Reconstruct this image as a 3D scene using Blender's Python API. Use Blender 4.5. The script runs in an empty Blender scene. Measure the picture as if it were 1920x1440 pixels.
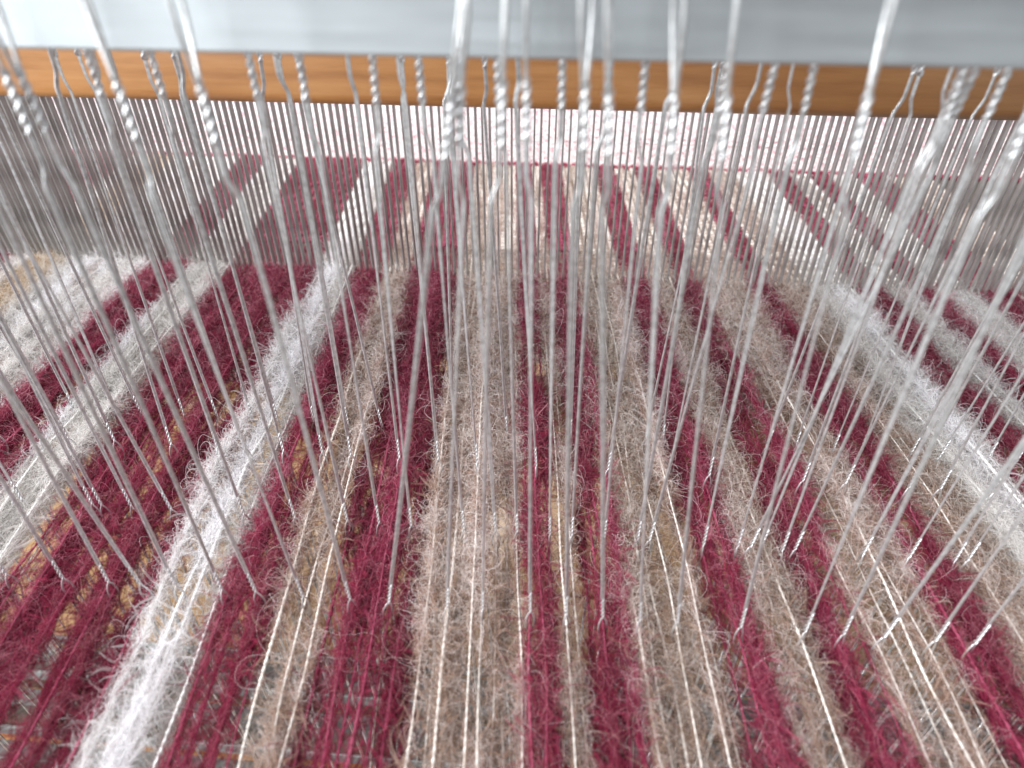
import bpy, math, random
import numpy as np
from mathutils import Vector, Matrix

# ------------------------------------------------------------------ camera
SC = bpy.context.scene
COL = SC.collection
ZC = 1.10                                   # camera height in metres
SKEW = math.tan(math.radians(4.6))          # the shafts and the reed stand at a slight angle to the warp
F = 1304.0                                  # focal length in pixels of the 1920 wide photograph
PITCH = math.radians(38.2)
cam = bpy.data.cameras.new('camera')
co = bpy.data.objects.new('camera', cam); COL.objects.link(co)
co.location = (0, 0, ZC)
co.rotation_euler = (math.pi/2 - PITCH, 0, 0)
cam.sensor_width = 36
cam.lens = F/1920*36
cam.clip_start = 0.005; cam.clip_end = 50
cam.dof.use_dof = True
cam.dof.focus_distance = 0.19
cam.dof.aperture_fstop = 15
SC.camera = co
SC.render.resolution_x, SC.render.resolution_y = 1024, 768
SC.view_settings.view_transform = 'Standard'
SC.view_settings.look = 'None'
SC.view_settings.exposure = 0
SC.view_settings.gamma = 1
try:
    SC.cycles_curves.shape = 'RIBBONS'
    SC.cycles_curves.subdivisions = 2
except Exception:
    pass
SC.cycles.max_bounces = 6
SC.cycles.diffuse_bounces = 3
SC.cycles.transparent_max_bounces = 8

# ------------------------------------------------------------------ light
W = bpy.data.worlds.new('World'); SC.world = W; W.use_nodes = True
bg = W.node_tree.nodes['Background']
bg.inputs['Color'].default_value = (0.86, 0.90, 0.94, 1)
bg.inputs['Strength'].default_value = 0.68

def area(name, loc, target, sx, sy, power, col):
    l = bpy.data.lights.new(name, 'AREA'); l.shape = 'RECTANGLE'; l.size = sx; l.size_y = sy
    l.energy = power; l.color = col
    o = bpy.data.objects.new(name, l); COL.objects.link(o)
    o.location = loc
    o.rotation_euler = (Vector(target)-Vector(loc)).to_track_quat('-Z', 'Y').to_euler()
    return o
TG = (0, 0.2, ZC-0.1)
area('window_light_beside', (-1.35, -0.78, ZC+0.42), TG, 1.15, 1.2, 66, (0.93, 0.98, 1.0))
area('window_light_beyond', (-0.45, 1.6, ZC+1.35), TG, 1.6, 1.1, 88, (1.0, 0.99, 0.98))

R = random.Random(7)
NR = np.random.default_rng(11)

def P(x, y, z):
    """centimetres from the camera foot -> metres in the world"""
    return (x*0.01, y*0.01, ZC + z*0.01)

# ------------------------------------------------------------------ materials
def mat(name):
    m = bpy.data.materials.new(name); m.use_nodes = True
    nt = m.node_tree
    return m, nt, nt.nodes['Principled BSDF']
def node(nt, t, **kw):
    n = nt.nodes.new(t)
    for k, v in kw.items(): setattr(n, k, v)
    return n
def ramp(nt, fac, stops):
    r = node(nt, 'ShaderNodeValToRGB')
    el = r.color_ramp.elements
    while len(el) < len(stops): el.new(0.5)
    for e, (p, c) in zip(el, stops):
        e.position = p; e.color = (*c, 1)
    nt.links.new(fac, r.inputs[0])
    return r.outputs[0]
def noise(nt, scale, detail=3, vec=None, rough=0.5):
    n = node(nt, 'ShaderNodeTexNoise')
    n.inputs['Scale'].default_value = scale; n.inputs['Detail'].default_value = detail
    n.inputs['Roughness'].default_value = rough
    if vec is not None: nt.links.new(vec, n.inputs['Vector'])
    return n.outputs['Fac']
def mapping(nt, scale, kind='Object'):
    tc = node(nt, 'ShaderNodeTexCoord'); mp = node(nt, 'ShaderNodeMapping')
    mp.inputs['Scale'].default_value = scale
    nt.links.new(tc.outputs[kind], mp.inputs[0])
    return mp.outputs[0]
def bump(nt, h, strength, dist, bsdf):
    b = node(nt, 'ShaderNodeBump'); b.inputs['Strength'].default_value = strength
    b.inputs['Distance'].default_value = dist
    nt.links.new(h, b.inputs['Height']); nt.links.new(b.outputs[0], bsdf.inputs['Normal'])

def wire_material():
    m, nt, b = mat('heddle_steel')
    v = mapping(nt, (1, 1, 1))
    n = noise(nt, 900, 3, v)
    nt.links.new(ramp(nt, n, [(0.3, (0.50, 0.495, 0.495)), (0.6, (0.76, 0.76, 0.765))]), b.inputs['Base Color'])
    b.inputs['Metallic'].default_value = 0.72; b.inputs['Roughness'].default_value = 0.33
    return m
def bar_material():
    m, nt, b = mat('brushed_aluminium')
    v = mapping(nt, (3, 60, 90))
    n = noise(nt, 6, 4, v)
    v2 = mapping(nt, (25, 60, 60)); n2 = noise(nt, 2.2, 3, v2)
    mx = node(nt, 'ShaderNodeMath', operation='ADD'); nt.links.new(n, mx.inputs[0]); nt.links.new(n2, mx.inputs[1])
    hf = node(nt, 'ShaderNodeMath', operation='MULTIPLY'); hf.inputs[1].default_value = 0.5
    nt.links.new(mx.outputs[0], hf.inputs[0])
    nt.links.new(ramp(nt, hf.outputs[0], [(0.30, (0.41, 0.435, 0.45)), (0.68, (0.53, 0.56, 0.58))]), b.inputs['Base Color'])
    nt.links.new(ramp(nt, n, [(0.3, (0.50,)*3), (0.7, (0.60,)*3)]), b.inputs['Roughness'])
    b.inputs['Metallic'].default_value = 0.85
    return m
def wood_material(name, c0, c1, c2, rough=0.32, coat=0.5):
    m, nt, b = mat(name)
    v = mapping(nt, (1.2, 30, 30)); n = noise(nt, 9, 6, v, 0.6)
    v2 = mapping(nt, (2, 12, 12)); n2 = noise(nt, 3.5, 3, v2)
    r1 = ramp(nt, n, [(0.30, c0), (0.5, c1), (0.72, c2)])
    mm = node(nt, 'ShaderNodeMix', data_type='RGBA', blend_type='MULTIPLY')
    mm.inputs[0].default_value = 0.6
    nt.links.new(r1, mm.inputs[6])
    nt.links.new(ramp(nt, n2, [(0.35, (0.72, 0.66, 0.6)), (0.6, (1, 1, 1))]), mm.inputs[7])
    nt.links.new(mm.outputs[2], b.inputs['Base Color'])
    b.inputs['Roughness'].default_value = rough
    b.inputs['Coat Weight'].default_value = coat; b.inputs['Coat Roughness'].default_value = 0.25
    bump(nt, n, 0.15, 0.0003, b)
    return m
def dent_material():
    m, nt, b = mat('reed_steel')
    v = mapping(nt, (400, 400, 60)); n = noise(nt, 1.3, 4, v)
    nt.links.new(ramp(nt, n, [(0.3, (0.14, 0.128, 0.125)), (0.62, (0.38, 0.36, 0.35))]), b.inputs['Base Color'])
    b.inputs['Metallic'].default_value = 0.3; b.inputs['Roughness'].default_value = 0.38
    return m
def yarn_material(name, c0, c1):
    m, nt, b = mat(name)
    v = mapping(nt, (1, 0.4, 1)); n = noise(nt, 700, 4, v)
    nt.links.new(ramp(nt, n, [(0.3, c0), (0.65, c1)]), b.inputs['Base Color'])
    b.inputs['Roughness'].default_value = 0.85
    bump(nt, noise(nt, 2500, 3, v), 0.6, 0.0002, b)
    return m
def fuzz_material(name, under0, under1, hair0, hair1, trans=0.35):
    """loose wool fibres: a soft under-wool (tint 0) and long bright hairs (tint 1)"""
    m, nt, b = mat(name); nt.nodes.remove(b)
    out = nt.nodes['Material Output']
    hi = node(nt, 'ShaderNodeHairInfo')
    at = node(nt, 'ShaderNodeAttribute', attribute_name='tint')
    u = ramp(nt, hi.outputs['Random'], [(0.0, under0), (1.0, under1)])
    h = ramp(nt, hi.outputs['Random'], [(0.0, hair0), (1.0, hair1)])
    mx = node(nt, 'ShaderNodeMix', data_type='RGBA')
    nt.links.new(at.outputs['Fac'], mx.inputs[0]); nt.links.new(u, mx.inputs[6]); nt.links.new(h, mx.inputs[7])
    # every yarn took the dye a little differently
    oi = node(nt, 'ShaderNodeObjectInfo')
    vr = ramp(nt, oi.outputs['Random'], [(0.0, (0.78, 0.76, 0.74)), (0.5, (1.0, 0.97, 0.96)), (1.0, (1.13, 1.12, 1.16))])
    mv = node(nt, 'ShaderNodeMix', data_type='RGBA', blend_type='MULTIPLY'); mv.inputs[0].default_value = 1.0
    nt.links.new(mx.outputs[2], mv.inputs[6]); nt.links.new(vr, mv.inputs[7]); mx = mv
    d = node(nt, 'ShaderNodeBsdfDiffuse'); t = node(nt, 'ShaderNodeBsdfTranslucent')
    ms = node(nt, 'ShaderNodeMixShader'); ms.inputs[0].default_value = trans
    nt.links.new(mx.outputs[2], d.inputs[0]); nt.links.new(mx.outputs[2], t.inputs[0])
    nt.links.new(d.outputs[0], ms.inputs[1]); nt.links.new(t.outputs[0], ms.inputs[2])
    # the under-wool is a thin haze of fibres too fine to see singly: partly see-through
    tr = node(nt, 'ShaderNodeBsdfTransparent'); m2 = node(nt, 'ShaderNodeMixShader')
    lt = node(nt, 'ShaderNodeMath', operation='LESS_THAN'); lt.inputs[1].default_value = 0.25
    ml = node(nt, 'ShaderNodeMath', operation='MULTIPLY'); ml.inputs[1].default_value = 0.60
    nt.links.new(at.outputs['Fac'], lt.inputs[0]); nt.links.new(lt.outputs[0], ml.inputs[0])
    nt.links.new(ml.outputs[0], m2.inputs[0])
    nt.links.new(ms.outputs[0], m2.inputs[1]); nt.links.new(tr.outputs[0], m2.inputs[2])
    nt.links.new(m2.outputs[0], out.inputs['Surface'])
    return m

M_WIRE = wire_material(); M_BAR = bar_material(); M_LOW = bar_material(); M_DENT = dent_material()
M_WOOD = wood_material('varnished_orange_wood', (0.31, 0.13, 0.042), (0.41, 0.185, 0.062), (0.48, 0.235, 0.086))
M_BOARD = wood_material('pale_lower_wood', (0.21, 0.12, 0.05), (0.30, 0.175, 0.075), (0.36, 0.22, 0.10), 0.5, 0.2)
YM = {
 'maroon': (yarn_material('maroon_yarn', (0.22, 0.022, 0.052), (0.38, 0.065, 0.13)),
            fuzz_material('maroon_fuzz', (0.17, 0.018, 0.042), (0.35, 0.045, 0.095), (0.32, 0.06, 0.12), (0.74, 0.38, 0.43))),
 'white': (yarn_material('white_yarn', (0.84, 0.82, 0.80), (0.95, 0.94, 0.93)),
           fuzz_material('white_fuzz', (0.60, 0.575, 0.56), (0.89, 0.885, 0.88), (0.82, 0.81, 0.80), (0.95, 0.95, 0.95))),
 'beige': (yarn_material('beige_yarn', (0.74, 0.65, 0.58), (0.93, 0.89, 0.85)),
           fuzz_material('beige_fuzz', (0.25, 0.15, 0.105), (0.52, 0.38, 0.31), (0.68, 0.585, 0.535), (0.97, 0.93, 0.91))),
 'tan': (yarn_material('tan_yarn', (0.60, 0.44, 0.30), (0.80, 0.68, 0.54)),
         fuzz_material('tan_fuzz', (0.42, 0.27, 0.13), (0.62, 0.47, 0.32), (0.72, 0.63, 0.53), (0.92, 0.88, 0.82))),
}

for n_ in M_LOW.node_tree.nodes:                 # lower metal: bar colour darkened and warmed to offset the cool light it reflects
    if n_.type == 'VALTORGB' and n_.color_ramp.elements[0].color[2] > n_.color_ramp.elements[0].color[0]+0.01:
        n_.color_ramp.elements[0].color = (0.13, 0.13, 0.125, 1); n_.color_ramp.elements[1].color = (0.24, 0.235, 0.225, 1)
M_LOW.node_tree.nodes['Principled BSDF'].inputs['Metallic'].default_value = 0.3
M_LOW.name = 'toned_down_metal'
# ------------------------------------------------------------------ object helpers
def link(name, data, parent=None):
    o = bpy.data.objects.new(name, data); COL.objects.link(o)
    if parent is not None: o.parent = parent
    return o
def tag(o, label=None, cat=None, group=None, kind=None):
    if label: o['label'] = label
    if cat: o['category'] = cat
    if group: o['group'] = group
    if kind: o['kind'] = kind
    return o
def mesh(name, V, Fc, m, smooth=True):
    me = bpy.data.meshes.new(name)
    V = np.asarray(V, dtype=np.float32); Fc = np.asarray(Fc, dtype=np.int32)
    me.vertices.add(len(V)); me.vertices.foreach_set('co', V.ravel())
    k = Fc.shape[1]
    me.loops.add(Fc.size); me.loops.foreach_set('vertex_index', Fc.ravel())
    me.polygons.add(len(Fc))
    me.polygons.foreach_set('loop_start', np.arange(0, Fc.size, k, dtype=np.int32))
    me.polygons.foreach_set('loop_total', np.full(len(Fc), k, dtype=np.int32))
    me.polygons.foreach_set('use_smooth', np.full(len(Fc), smooth))
    me.update(calc_edges=True); me.validate()
    me.materials.append(m)
    return me
def tube(pts, ra, rb=None, sides=6, twist=None, up=None):
    """tube along pts (n,3); ra, rb half-axes (n,), twist angle (n,) -> verts, quads"""
    pts = np.asarray(pts, float); n = len(pts)
    ra = np.broadcast_to(np.asarray(ra, float), (n,)); rb = ra if rb is None else np.broadcast_to(np.asarray(rb, float), (n,))
    tw = np.zeros(n) if twist is None else twist
    T = np.gradient(pts, axis=0); T /= np.linalg.norm(T, axis=1)[:, None] + 1e-12
    upv = np.array([0, 0, 1.0]) if up is None else np.asarray(up, float)
    S = np.cross(T, upv); S /= np.linalg.norm(S, axis=1)[:, None] + 1e-12
    U = np.cross(S, T)
    a = np.arange(sides)*2*math.pi/sides
    ca = np.cos(a)[None, :]*ra[:, None]; sa = np.sin(a)[None, :]*rb[:, None]
    c2 = np.cos(tw)[:, None]; s2 = np.sin(tw)[:, None]
    u = ca*c2 - sa*s2; v = ca*s2 + sa*c2
    V = pts[:, None, :] + u[..., None]*S[:, None, :] + v[..., None]*U[:, None, :]
    V = V.reshape(-1, 3)
    i = np.arange(n-1)[:, None]*sides; j = np.arange(sides)[None, :]; j2 = (j+1) % sides
    Q = np.stack([i+j, i+j2, i+sides+j2, i+sides+j], -1).reshape(-1, 4)
    return V, Q
def join(parts):
    Vs, Qs, o = [], [], 0
    for V, Q in parts:
        Vs.append(V); Qs.append(Q+o); o += len(V)
    return np.vstack(Vs), np.vstack(Qs)
def prism(profile, x0, x1, nseg=1):
    """closed profile in (y, z) cm extruded along x with the skew of the loom's cross pieces; world metres"""
    n = len(profile); V = []; xs = np.linspace(x0, x1, nseg+1)
    for x in xs:
        for (y, z) in profile: V.append(P(x, y - SKEW*x, z))
    Q = []
    for s in range(nseg):
        for k in range(n):
            k2 = (k+1) % n
            Q.append((s*n+k, s*n+k2, (s+1)*n+k2, (s+1)*n+k))
    return V, Q, n
def prism_object(name, profile, x0, x1, m, parent=None, smooth=True):
    V, Q, n = prism(profile, x0, x1)
    me = bpy.data.meshes.new(name)
    fc = [tuple(reversed(q)) for q in Q] + [tuple(range(n)), tuple(range(len(V)-1, len(V)-n-1, -1))]
    me.from_pydata(V, [], fc); me.materials.append(m)
    me.polygons.foreach_set('use_smooth', [smooth and len(p.vertices) == 4 for p in me.polygons])
    import bmesh
    bm = bmesh.new(); bm.from_mesh(me); bmesh.ops.recalc_face_normals(bm, faces=bm.faces); bm.to_mesh(me); bm.free()
    return link(name, me, parent)
def round_rect(y0, y1, z0, z1, r, seg=5):
    pts = []
    for cy, cz, a0 in ((y1-r, z1-r, 0), (y0+r, z1-r, 90), (y0+r, z0+r, 180), (y1-r, z0+r, 270)):
        for k in range(seg+1):
            a = math.radians(a0 + 90*k/seg)
            pts.append((cy + r*math.cos(a), cz + r*math.sin(a)))
    return pts

# ------------------------------------------------------------------ layout (cm, z below the camera)
WARP_Z = -13.5
REED_Y = 24.1
FELL_Y = 35.6
PITCH_X = 0.25
SH_Y = [8.35, 10.55, 12.5, 14.3]
EYE_Z = [-12.85, -13.0, -12.75, -13.35]
def zcam(y, z): return y*math.cos(PITCH) - z*math.sin(PITCH)
def x_at(px, y0, z):
    """x (cm) on the row y = y0 - SKEW*x, height z, that stands at picture column px"""
    k = (px-960)/F
    return k*(y0*math.cos(PITCH) - z*math.sin(PITCH))/(1 + k*SKEW*math.cos(PITCH))
IDX = list(range(-92, 84))
def tx(i): return (i+0.5)*PITCH_X

# ---- stripes, as picture columns at the foot of the reed
STR = [(-900, 'maroon'), (-560, 'white'), (-420, 'maroon'), (-260, 'white'), (-140, 'maroon'), (28, 'white'), (70, 'tan'), (135, 'white'), (288, 'maroon'), (352, 'white'), (432, 'maroon'), (600, 'white'),
       (664, 'maroon'), (722, 'beige'), (772, 'maroon'), (860, 'beige'), (972, 'maroon'), (1003, 'beige'),
       (1030, 'maroon'), (1070, 'beige'), (1165, 'maroon'), (1210, 'beige'), (1262, 'maroon'), (1312, 'beige'),
       (1395, 'maroon'), (1447, 'beige'), (1496, 'white'), (1600, 'maroon'), (1655, 'white'), (1698, 'maroon'),
       (1748, 'white'), (1818, 'maroon'), (1900, 'beige'), (2040, 'maroon'), (2160, 'white'), (2600, 'white')]
SX = [x_at(p, REED_Y, WARP_Z) for p, c in STR]
def stripe_of(i):
    x = tx(i); k = 0
    for j in range(len(SX)):
        if x >= SX[j]: k = j
    return k
ORD = ['first', 'second', 'third', 'fourth', 'fifth', 'sixth', 'seventh', 'eighth', 'ninth', 'tenth', 'eleventh', 'twelfth', 'thirteenth', 'fourteenth', 'fifteenth']
cnt = {}; SNAME = []
for j, (p, c) in enumerate(STR):
    nxt = STR[j+1][0] if j+1 < len(STR) else 9999
    if nxt <= 0: SNAME.append('outlying %s stripe past the left edge' % c)
    elif p >= 1920: SNAME.append('outlying %s stripe past the right edge' % c)
    else:
        cnt[c] = cnt.get(c, 0)+1; SNAME.append('%s %s stripe from the left' % (ORD[cnt[c]-1], c))
def pos_in(i):
    k = stripe_of(i); return ORD[len([q for q in IDX if q < i and stripe_of(q) == k])]
# ---- which shaft each yarn belongs to
TIP1 = [85, 175, 240, 315, 410, 475, 567, 638, 725, 828, 895, 990, 1065, 1145, 1220, 1290, 1395, 1530, 1595, 1680, 1780, 1850]
TOP1 = [None, None, None, None, 25, 65, 240, 422, 830, 875, 925, 997, 1078, 1127, 1245, 1370, 1630, 1905, None, None, None, None]
BEAD2 = [165, 275, 462, 577, 692, 798, 870, 945, 1043, 1130, 1215, 1345, 1455, 1510, 1632, 1775, 1792, 1828, 1885]
shaft = {}; topx = {}
free = set(IDX)
def take(x):
    i = min(free, key=lambda k: abs(tx(k)-x)); free.discard(i); return i
for a, b in zip(TIP1, TOP1):
    i = take(x_at(a, SH_Y[0], EYE_Z[0]+1.0)); shaft[i] = 0
    if b is not None: topx[i] = x_at(b, SH_Y[0], EYE_Z[0]+10.2)
for b in BEAD2:
    x = x_at(b, SH_Y[1], EYE_Z[1]+10.3)
    i = take(x + R.gauss(0, 0.35)); shaft[i] = 1; topx[i] = x
lo1 = min(k for k in shaft if shaft[k] == 0); hi1 = max(k for k in shaft if shaft[k] == 0)
lo2 = min(k for k in shaft if shaft[k] == 1); hi2 = max(k for k in shaft if shaft[k] == 1)
cyc = 0
for i in sorted(free):
    opts = [2, 3]
    if i < lo1 or i > hi1: opts.append(0)
    if i < lo2-3 or i > hi2+3: opts.append(1)
    opts.sort()
    if 0 in opts and 1 in opts: s = (i*3) % 4 if (i // 4) % 2 else (i+1) % 4
    else: s = opts[cyc % len(opts)]
    cyc += 1
    shaft[i] = s

# ------------------------------------------------------------------ large pieces
def small_wobble(n, amp, rng):
    a = rng.normal(0, 1, n//60 + 4); xs = np.linspace(0, len(a)-1.001, n)
    k = xs.astype(int); f = xs-k; f = f*f*(3-2*f)
    return amp*(a[k]*(1-f) + a[np.minimum(k+1, len(a)-1)]*f)

# wooden rail that caps the reed
rail = prism_object('beater_rail', round_rect(23.1, 26.4, -6.98, -2.6, 0.42, 6), -34, 34, M_WOOD)
tag(rail, 'glossy orange-brown wooden rail lying across the top of the reed behind the metal bar', 'wooden rail')
low = prism_object('beater_sill', round_rect(22.6, 26.2, -23.5, -19.6, 0.8, 6), -34, 34, M_BOARD)
tag(low, 'orange-brown wooden rail under the reed below the yarns', 'wooden rail')

# the reed
reed = link('reed', None); reed.location = P(0, REED_Y, WARP_Z)
tag(reed, 'steel reed of fine upright blades between the yarns and the wooden rail', 'reed')
inv = Matrix.Translation(-Vector(P(0, REED_Y, WARP_Z)))
dw, dd, zt, zb = 0.062, 0.140, -6.6, -20.2
prof = []
for k in range(8):
    a = k*math.pi/4 + math.pi/8
    prof.append((dw*0.5*(1 if math.cos(a) > 0 else -1)*(1.0 if abs(math.cos(a)) > .5 else .45), dd*(1 if math.sin(a) > 0 else -1)*(1.0 if abs(math.sin(a)) > .5 else .86)))
V = [(p[0]*0.01, p[1]*0.01, z*0.01) for z in (zt-WARP_Z, zb-WARP_Z) for p in prof]
Q = [(k, (k+1) % 8, 8+(k+1) % 8, 8+k) for k in range(8)]
me_dent = mesh('dent', V, Q, M_DENT, False)
for i in range(IDX[0], IDX[-1]+2):
    d = link('dent', me_dent, reed)
    x = i*PITCH_X + R.gauss(0, 0.011)
    d.location = (x*0.01, -SKEW*x*0.01, 0)
    d.rotation_euler = (0, 0, -math.radians(4.6) + R.gauss(0, 0.03))

# frame bar of the shafts, nearest in view, and the rods and lower bars behind and below it
bar = prism_object('shaft_bar', round_rect(9.5, 10.15, -2.23, 0.6, 0.05, 3), -26, 26, M_BAR, smooth=False)
tag(bar, 'wide pale grey aluminium bar running across the top in front of the wooden rail', 'metal bar')
for s in range(4):
    rod = prism_object('heddle_rod', round_rect(SH_Y[s]-0.06, SH_Y[s]+0.06, EYE_Z[s]+12.0, EYE_Z[s]+12.62, 0.05, 3), -26, 26, M_BAR)
    tag(rod, 'thin flat steel rod carrying the %s row of wire heddles' % ['nearest', 'second', 'third', 'farthest'][s], 'rod', 'rods the heddles hang on')
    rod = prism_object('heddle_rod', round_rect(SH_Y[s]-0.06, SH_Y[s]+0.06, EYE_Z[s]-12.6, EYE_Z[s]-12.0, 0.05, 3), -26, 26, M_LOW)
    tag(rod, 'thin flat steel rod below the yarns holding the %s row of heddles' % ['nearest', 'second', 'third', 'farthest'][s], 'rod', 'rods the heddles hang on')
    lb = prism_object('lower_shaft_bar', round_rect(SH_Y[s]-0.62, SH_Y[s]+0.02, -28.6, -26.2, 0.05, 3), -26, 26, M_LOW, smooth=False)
    tag(lb, 'grey metal bar glimpsed below the yarns under the %s row of heddles' % ['nearest', 'second', 'third', 'farthest'][s], 'metal bar', 'metal bars below the yarns')
beam = prism_object('cross_beam', round_rect(11.2, 15.6, -37.0, -33.0, 0.9, 6), -34, 34, M_WOOD)
tag(beam, 'orange wooden cross beam seen dimly through the yarns at the bottom', 'wooden beam')
for k, (a, b) in enumerate(((-2, 5.2), (5.4, 12.4), (12.6, 19.8), (20.0, 27.4), (27.6, 36), (36.2, 44), (44.2, 53))):
    bd = prism_object('lower_board', round_rect(a, b, -40.5, -39.0-0.03*(k % 2), 0.12, 3), -34, 34, M_BOARD)
    tag(bd, 'pale wooden board lying below the loom, %s board from the front' % ORD[k], 'wooden board', 'boards below the loom')

fl = bpy.data.meshes.new('floor')
fl.from_pydata([(-4, -4, 0), (4, -4, 0), (4, 5, 0), (-4, 5, 0)], [], [(0, 1, 2, 3)])
mf_, nt, b = mat('dim_floor')
nt.links.new(ramp(nt, noise(nt, 4, 5, mapping(nt, (1, 6, 1))), [(0.3, (0.13, 0.10, 0.08)), (0.7, (0.22, 0.17, 0.13))]), b.inputs['Base Color'])
fl.materials.append(mf_)
tag(link('floor', fl), 'plain dim floor below the loom', kind='structure')
# ------------------------------------------------------------------ woven cloth behind the reed
cloth = link('woven_cloth', None); cloth.location = P(0, FELL_Y, WARP_Z)
tag(cloth, 'pink and white cloth woven beyond the reed with a thin maroon edge', 'cloth')
m_w, nt, b = mat('pale_weft')
v = mapping(nt, (1, 1, 1)); g_ = node(nt, 'ShaderNodeNewGeometry'); mp_ = node(nt, 'ShaderNodeMapping'); mp_.inputs['Scale'].default_value = (380, 640, 640)
nt.links.new(g_.outputs['Position'], mp_.inputs[0])
n = noise(nt, 1, 2, mp_.outputs[0]); n2 = noise(nt, 900, 2, v)
nt.links.new(ramp(nt, n, [(0.50, (0.80, 0.76, 0.75)), (0.57, (0.70, 0.50, 0.53)), (0.66, (0.45, 0.16, 0.23))]), b.inputs['Base Color'])
b.inputs['Roughness'].default_value = 0.9
bump(nt, n2, 0.8, 0.0004, b)
m_m, nt, b = mat('maroon_weft')
n = noise(nt, 600, 3, mapping(nt, (1, 1, 1)))
nt.links.new(ramp(nt, n, [(0.3, (0.24, 0.02, 0.05)), (0.7, (0.46, 0.08, 0.15))]), b.inputs['Base Color'])
b.inputs['Roughness'].default_value = 0.9
def weft_mesh(phase, m):
    xs = np.arange(-32, 32, PITCH_X/4)
    z = 0.042*np.cos(math.pi*(xs/PITCH_X) + phase*math.pi) + 0.01*np.sin(xs*3.1)
    bulge = 1 + 0.16*np.abs(np.cos(math.pi*(xs/PITCH_X) + phase*math.pi))
    pts = np.stack([xs, -SKEW*xs + 0.010*np.sin(xs*5+phase) + 0.02*np.sin(xs*0.83) + 0.012*np.sin(xs*2.1+1), z], 1)*0.01
    Vv, Qq = tube(pts, 0.00098*bulge, 0.00080*bulge, 6)
    return mesh('weft_yarn', Vv, Qq, m)
mw = [weft_mesh(k, m_w) for k in (0, 1)]; mm_ = [weft_mesh(k, m_m) for k in (0, 1)]
yy = 0.0; k = 0
while yy < 14.0:
    o = link('weft_yarn', (mm_ if k < 2 else mw)[k % 2], cloth)
    o.location = (R.uniform(-.02, .02)*PITCH_X*0.01, yy*0.01, 0.0004*R.gauss(0, 0.5))
    yy += 0.15 + R.uniform(-.006, .012); k += 1

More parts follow.
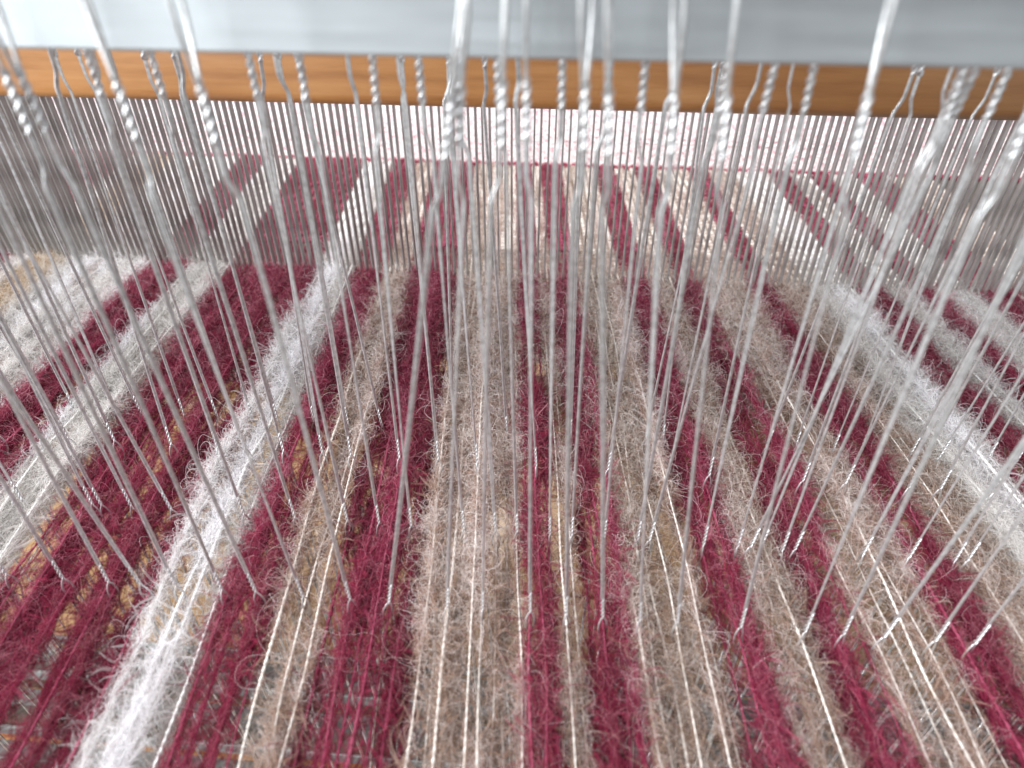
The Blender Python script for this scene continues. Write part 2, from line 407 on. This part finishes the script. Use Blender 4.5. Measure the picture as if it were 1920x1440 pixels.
# ------------------------------------------------------------------ warp yarns
HALF = lambda y, z: zcam(y, z)*960/F*1.12 + 0.6
def yarn_z(y, i, ry):
    s = shaft[i]; hy = SH_Y[s] - SKEW*tx(i); ez = EYE_Z[s]
    lv = WARP_Z + LEVEL[i]
    return np.where(y > ry, lv, np.where(y > hy, ez + (lv-ez)*(y-hy)/(ry-hy), ez + (WARP_Z+0.1-ez)*(hy-y)/(hy+14)))
LEVEL = {i: R.gauss(0, 0.03) for i in IDX}
WAVY = {}
for i in IDX:
    k = stripe_of(i); c = STR[k][1]
    px = STR[k][0]
    if c == 'white' and 1640 < px < 1760 and i % 2 == 0: WAVY[i] = 0.10
fuzz_total = 0
for i in IDX:
    st = stripe_of(i); c = STR[st][1]
    rng = np.random.default_rng(1000+i)
    x0 = tx(i); ry = REED_Y - SKEW*x0; fy = FELL_Y - SKEW*x0
    c2 = c
    other = {stripe_of(i-1) if i-1 in IDX else st, stripe_of(i+1) if i+1 in IDX else st} - {st}
    wide = sum(1 for q in IDX if stripe_of(q) == st)
    if other and wide > 3 and rng.random() < 0.09: c2 = STR[other.pop()][1]
    elif c == 'white' and rng.random() < 0.07: c2 = 'beige'
    my, mf = YM[c2]
    ys = np.arange(2.0, fy+12.5, 0.05)
    wob = small_wobble(len(ys), 0.035, rng) + small_wobble(len(ys)*3, 0.010, rng)[:len(ys)]
    near_reed = np.clip(np.abs(ys-ry)/3.0, 0, 1)
    xs = x0 + wob*near_reed*np.where(ys > ry, 0.4, 1)
    if i in WAVY: xs = xs + WAVY[i]*np.sin(ys*5.2 + i)*np.clip((ry-ys)/2, 0, 1)*np.clip((ys-8)/5, 0, 1)*(0.6+0.4*np.sin(ys*0.7))
    zs = yarn_z(ys, i, ry)
    inw = np.clip((ys-ry-0.6)/1.5, 0, 1); pale = (ys > fy-0.05)
    par = 1 if i % 2 else -1
    zs = zs + inw*0.035*np.cos(math.pi*(ys-fy)/0.15)*par*np.where(pale, 0.8, 1.0)
    tw = ys*2*math.pi/0.36 + rng.random()*6
    thick = rng.uniform(0.024, 0.034)*(1+0.28*small_wobble(len(ys)*3, 1, rng)[:len(ys)].clip(-1.5, 1.5))
    thick = thick*{'maroon': 1.2, 'white': 1.4, 'beige': 1.0, 'tan': 1.1}[c2]
    ra = thick*(1-inw) + inw*0.112; rb = thick*0.62*(1-inw) + inw*0.06
    ra = np.where(pale, 0.03, ra); rb = np.where(pale, 0.02, rb); zs = np.where(pale, zs*0 + WARP_Z - 0.13, zs)
    tw = tw*(1-inw)
    sink = np.clip(np.abs(ys-SH_Y[shaft[i]]+SKEW*x0)-0.4, 0, 1)*rng.choice([-0.03, 0.0, 0.09]) + 0.05*small_wobble(len(ys), 1, rng).clip(0, 2)
    pts = np.stack([xs, ys, zs - sink*near_reed*(1-inw)], 1)
    Vv, Qq = tube(pts*0.01 + np.array([0, 0, ZC]), ra*0.01, rb*0.01, 5, tw)
    Vv -= np.array(P(x0, 2.0, WARP_Z))
    y_ = link('warp_yarn', mesh('warp_yarn', Vv, Qq, my))
    y_.location = P(x0, 2.0, WARP_Z)
    tag(y_, 'fluffy %s yarn, %s from the left in the %s' % (c2, pos_in(i), SNAME[st]),
        'yarn', 'warp yarns stretched across the loom')
    # ---- loose fibres of this yarn, where the picture shows it
    segs = []
    vis = np.abs(xs) < HALF(ys, zs)
    vis &= ys > 4.6
    for lo, hi, dens_u, dens_m, dens_h in ((4.6, ry-0.1, 72, 64, 68), (ry+0.3, fy-0.1, 0, 44, 20)):
        sel = vis & (ys > lo) & (ys < hi)
        L = sel.sum()*0.05
        if L <= 0: continue
        yv = ys[sel]
        dmod = np.clip(1 + 0.9*small_wobble(len(yv), 1, rng), 0.15, 2.6)*np.where(yv < 10, 0.50+(yv-5)*0.10, 1.0)*(0.95+0.42*np.sin(yv*0.9+x0*1.3)*np.sin(x0*0.8+1))
        L *= dmod.mean()
        pr = dmod/dmod.sum()
        far = lo > ry
        k_u = 1.0 if c2 != 'maroon' else 1.4
        k_h = 1.0 if c2 != 'maroon' else 0.5
        k_m = {'maroon': 1.25, 'white': 1.0, 'beige': 0.85, 'tan': 0.9}[c2]
        for kind, dens in ((0, dens_u*k_u), (1, dens_m*k_m), (2, dens_h*k_h)):
            N = int(L*dens)
            if N < 1: continue
            at = rng.choice(len(yv), N, p=pr)
            by = yv[at] + rng.uniform(-.03, .03, N)
            bx = np.interp(by, ys, xs); bz = np.interp(by, ys, zs)
            segs.append((kind, far, bx, by, bz))
    if segs:
        allp, allr, allt, sizes = [], [], [], []
        for kind, far, bx, by, bz in segs:
            N = len(bx)
            K = (5, 8, 14)[kind]
            if far: step = rng.uniform(0.025, 0.06, N)
            elif kind == 0: step = rng.uniform(0.09, 0.20, N)
            elif kind == 1: step = rng.uniform(0.04, 0.09, N)
            else: step = rng.gamma(5.0, 0.0125, N).clip(0.025, 0.15)*np.where(rng.random(N) < 0.12, 1.7, 1)
            d = rng.normal(0, 1, (N, 3))
            if kind == 0: d *= (0.22, 1.0, 0.15)
            elif kind == 1: d *= (0.75, 1.6, 0.45)
            else: d *= (1.0, 1.15, 0.6)
            if far: d[:, 2] = np.abs(d[:, 2])*0.6
            d /= np.linalg.norm(d, axis=1)[:, None]
            if kind == 2 and N > 40:                 # part of the long hairs stand in tufts
                nc = max(2, N//22); ci = rng.integers(0, nc, N); tf = rng.random(N) < 0.42
                cd = rng.normal(0, 1, (nc, 3))*(1.0, 0.8, 0.7); cd /= np.linalg.norm(cd, axis=1)[:, None]
                src = rng.integers(0, N, nc)
                by = np.where(tf, by[src][ci] + rng.normal(0, 0.07, N), by)
                bx = np.interp(by, ys, xs); bz = np.interp(by, ys, zs)
                d = np.where(tf[:, None], cd[ci] + rng.normal(0, 0.28, (N, 3)), d); d /= np.linalg.norm(d, axis=1)[:, None]
            axis = rng.normal(0, 1, (N, 3)); axis[:, 2] *= 1.6; axis /= np.linalg.norm(axis, axis=1)[:, None]
            turn = rng.normal(0, 1, N)*(0.12, 0.38, 0.33)[kind]*np.where(rng.random(N) < 0.25, 2.0, 1.0)
            Pp = np.zeros((N, K, 3)); cur = np.stack([bx, by, bz], 1)
            if far:
                cur[:, 0] += rng.uniform(-.12, .12, N); cur[:, 2] += 0.045
            elif kind == 0:
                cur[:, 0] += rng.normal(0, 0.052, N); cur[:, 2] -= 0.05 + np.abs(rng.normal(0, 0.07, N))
            elif not far:
                cur[:, 2] -= 0.03
            zmax = np.where(rng.random(N) < 0.3, 0.35, 0.05) if kind == 2 else np.full(N, 0.03)
            for kk in range(K):
                Pp[:, kk] = cur
                cur = cur + d*step[:, None]
                ang = turn + rng.normal(0, (0.1, 0.26, 0.22)[kind], N)
                ca, sa = np.cos(ang)[:, None], np.sin(ang)[:, None]
                d = d*ca + np.cross(axis, d)*sa + axis*(np.sum(axis*d, 1)[:, None])*(1-ca)
                pull = (bx - cur[:, 0])
                d[:, 0] += pull*(0.5, 1.9, 0.4)[kind]
                up_ = cur[:, 2]-bz
                d[:, 2] -= np.clip(up_-zmax, 0, 1)*2.5 + np.clip(up_+0.25, -1, 0)*2.5
                d /= np.linalg.norm(d, axis=1)[:, None]
            if kind == 0: base_r = rng.uniform(0.012, 0.034, N)
            elif kind == 1: base_r = rng.uniform(0.0028, 0.0062, N)
            else: base_r = rng.uniform(0.0016, 0.0036, N)
            if far: base_r = base_r*1.5
            if kind: base_r = base_r*np.clip(0.5 + (by-5)/12, 0.55, 1.35)
            tap = (np.array([0.35, 0.9, 1, 0.8, 0.2]) if kind == 0 else np.linspace(1, 0.5, K))[None, :]
            allp.append(Pp.reshape(-1, 3)); allr.append((base_r[:, None]*tap).ravel())
            allt.append(np.full(N, (0.0, {'maroon': 0.30, 'white': 0.5, 'beige': 0.30, 'tan': 0.4}[c2], 1.0)[kind])); sizes += [K]*N
        Pp = np.vstack(allp)*0.01 + np.array([0, 0, ZC]) - np.array(P(x0, 2.0, WARP_Z))
        rr = np.concatenate(allr)*0.01; tt = np.concatenate(allt)
        N = len(tt); fuzz_total += N
        hc = bpy.data.hair_curves.new('fuzz')
        hc.add_curves(sizes)
        hc.attributes['position'].data.foreach_set('vector', Pp.astype(np.float32).ravel())
        ra_ = hc.attributes.get('radius') or hc.attributes.new('radius', 'FLOAT', 'POINT')
        ra_.data.foreach_set('value', rr.astype(np.float32))
        ta = hc.attributes.new('tint', 'FLOAT', 'CURVE'); ta.data.foreach_set('value', tt.astype(np.float32))
        hc.materials.append(mf)
        fo = link('fuzz', hc, y_); fo['kind'] = 'stuff'
print('fibres', fuzz_total)

# ------------------------------------------------------------------ wire heddles
WR = 0.0205
def pair(zs, sep, ang, cx=None, cy=None, r=WR, sides=6):
    zs = np.asarray(zs, float); out = []
    cx = np.zeros_like(zs) if cx is None else cx; cy = np.zeros_like(zs) if cy is None else cy
    for sgn in (1, -1):
        pts = np.stack([cx + sgn*sep*np.cos(ang), cy + sgn*sep*np.sin(ang), zs], 1)
        out.append(tube(pts*0.01, r*0.01, None, sides, up=(0.3, 1, 0)))
    return out
def heddle_meshes(var):
    rv = random.Random(50+var)
    a0 = math.radians(rv.uniform(20, 60))
    D = {}
    # eye with the twists above and below it
    z = np.linspace(-1.0, 1.0, 161); az = np.abs(z)
    sep = np.where(az < 0.32, 0.022 + 0.075*np.cos(np.minimum(az/0.32, 1)*math.pi/2)**0.7, 0.022)
    turns = np.clip((az-0.32)/0.68, 0, 1)*5.0*math.pi*np.sign(z)
    D['eye'] = join(pair(z, sep, a0+turns, r=0.0195))
    a1 = a0 + 5.0*math.pi
    bend = 0.018*rv.uniform(-1, 1)
    def kinked(z):
        k = np.clip((z-9.2)/0.28, 0, 1)
        return bend*np.sin((z-1)*0.38) + KX*k
    KX = rv.choice([-1, 1])*rv.uniform(0.05, 0.11)
    z = np.concatenate([np.linspace(1.0, 9.1, 22), np.linspace(9.2, 9.5, 5), np.linspace(9.6, 9.9, 3)])
    slow = a1 + (z-1.0)*rv.uniform(-0.25, 0.25)
    D['upper_wire'] = join(pair(z, 0.0210, slow, kinked(z)))
    aend = slow[-1]
    z = np.linspace(9.9, 10.65, 50)
    tw = aend + np.linspace(0, 5.0*math.pi, 50)
    t1 = join(pair(z, 0.034, tw, np.full(50, bend*math.sin((9.9-1)*0.38)+KX), r=0.030))
    al = math.radians(rv.choice([70, 80, 100, 110]))
    th = np.linspace(-0.5*math.pi, 0.5*math.pi, 2)
    zz = np.concatenate([np.linspace(10.6, 12.5, 16)])
    sp = 0.03 + 0.10*np.clip((zz-10.6)/0.7, 0, 1)
    bx = bend*math.sin((9.9-1)*0.38)+KX
    left = np.stack([bx+sp*math.cos(al), sp*math.sin(al), zz], 1); right = np.stack([bx-sp*math.cos(al), -sp*math.sin(al), zz], 1)
    arc = [(bx+0.13*math.cos(t)*math.cos(al), 0.13*math.cos(t)*math.sin(al), 12.5+0.16*math.sin(t)) for t in np.linspace(0.2, math.pi-0.2, 8)]
    path = np.vstack([left, arc, right[::-1]])
    D['end_loop'] = join([t1, tube(path*0.01, 0.00030, None, 6, up=(0.3, 1, 0.05))])
    z = np.linspace(-1.0, -9.9, 16)
    D['lower_wire'] = join(pair(z, 0.0195, a0-5.0*math.pi + (z+1)*0.12, 0.02*np.sin(z*0.4)))
    V2, Q2 = D['end_loop']
    V3 = V2.copy(); V3[:, 2] *= -1; V3[:, 0] -= bx*0.01
    D['lower_loop'] = (V3, Q2[:, ::-1])
    return {k: mesh(k, v, q, M_WIRE) for k, (v, q) in D.items()}
VARS = [heddle_meshes(v) for v in range(6)]
protos = []
for v in range(6):
    t = bpy.data.objects.new('heddle', None)
    parts = [('eye', 'eye'), ('upper_wire', 'upper_wire'), ('lower_wire', 'lower_wire'), ('end_loop', 'end_loop'), ('end_loop', 'lower_loop')]
    protos.append((t, [(n, VARS[v][m_]) for n, m_ in parts]))
ROWN = ['nearest', 'second nearest', 'second farthest', 'farthest']
for i in IDX:
    if abs(tx(i)) > 16.5: continue
    s = shaft[i]; t, parts = protos[R.randrange(6)]
    h = t.copy(); COL.objects.link(h)
    x = tx(i); y = SH_Y[s]-SKEW*x; z = EYE_Z[s]
    h.location = P(x, y, z)
    if i in topx: lean = math.atan2(topx[i]-x, 10.2)
    else: lean = math.radians(R.gauss(0, 2.1))
    # turn the heddle about its long axis, lean it sideways and a little to and fro
    M = Matrix.Rotation(lean, 4, 'Y') @ Matrix.Rotation(math.radians(R.gauss(0, 0.6)), 4, 'X') @ Matrix.Rotation(math.radians(R.uniform(-25, 25)), 4, 'Z')
    h.rotation_euler = M.to_euler()
    st = stripe_of(i)
    tag(h, 'wire heddle, %s row, %s yarn of the %s' % (ROWN[s], pos_in(i), SNAME[st]),
        'heddle', 'wire heddles hanging over the yarns')
    for n_, me in parts: link(n_, me, h)
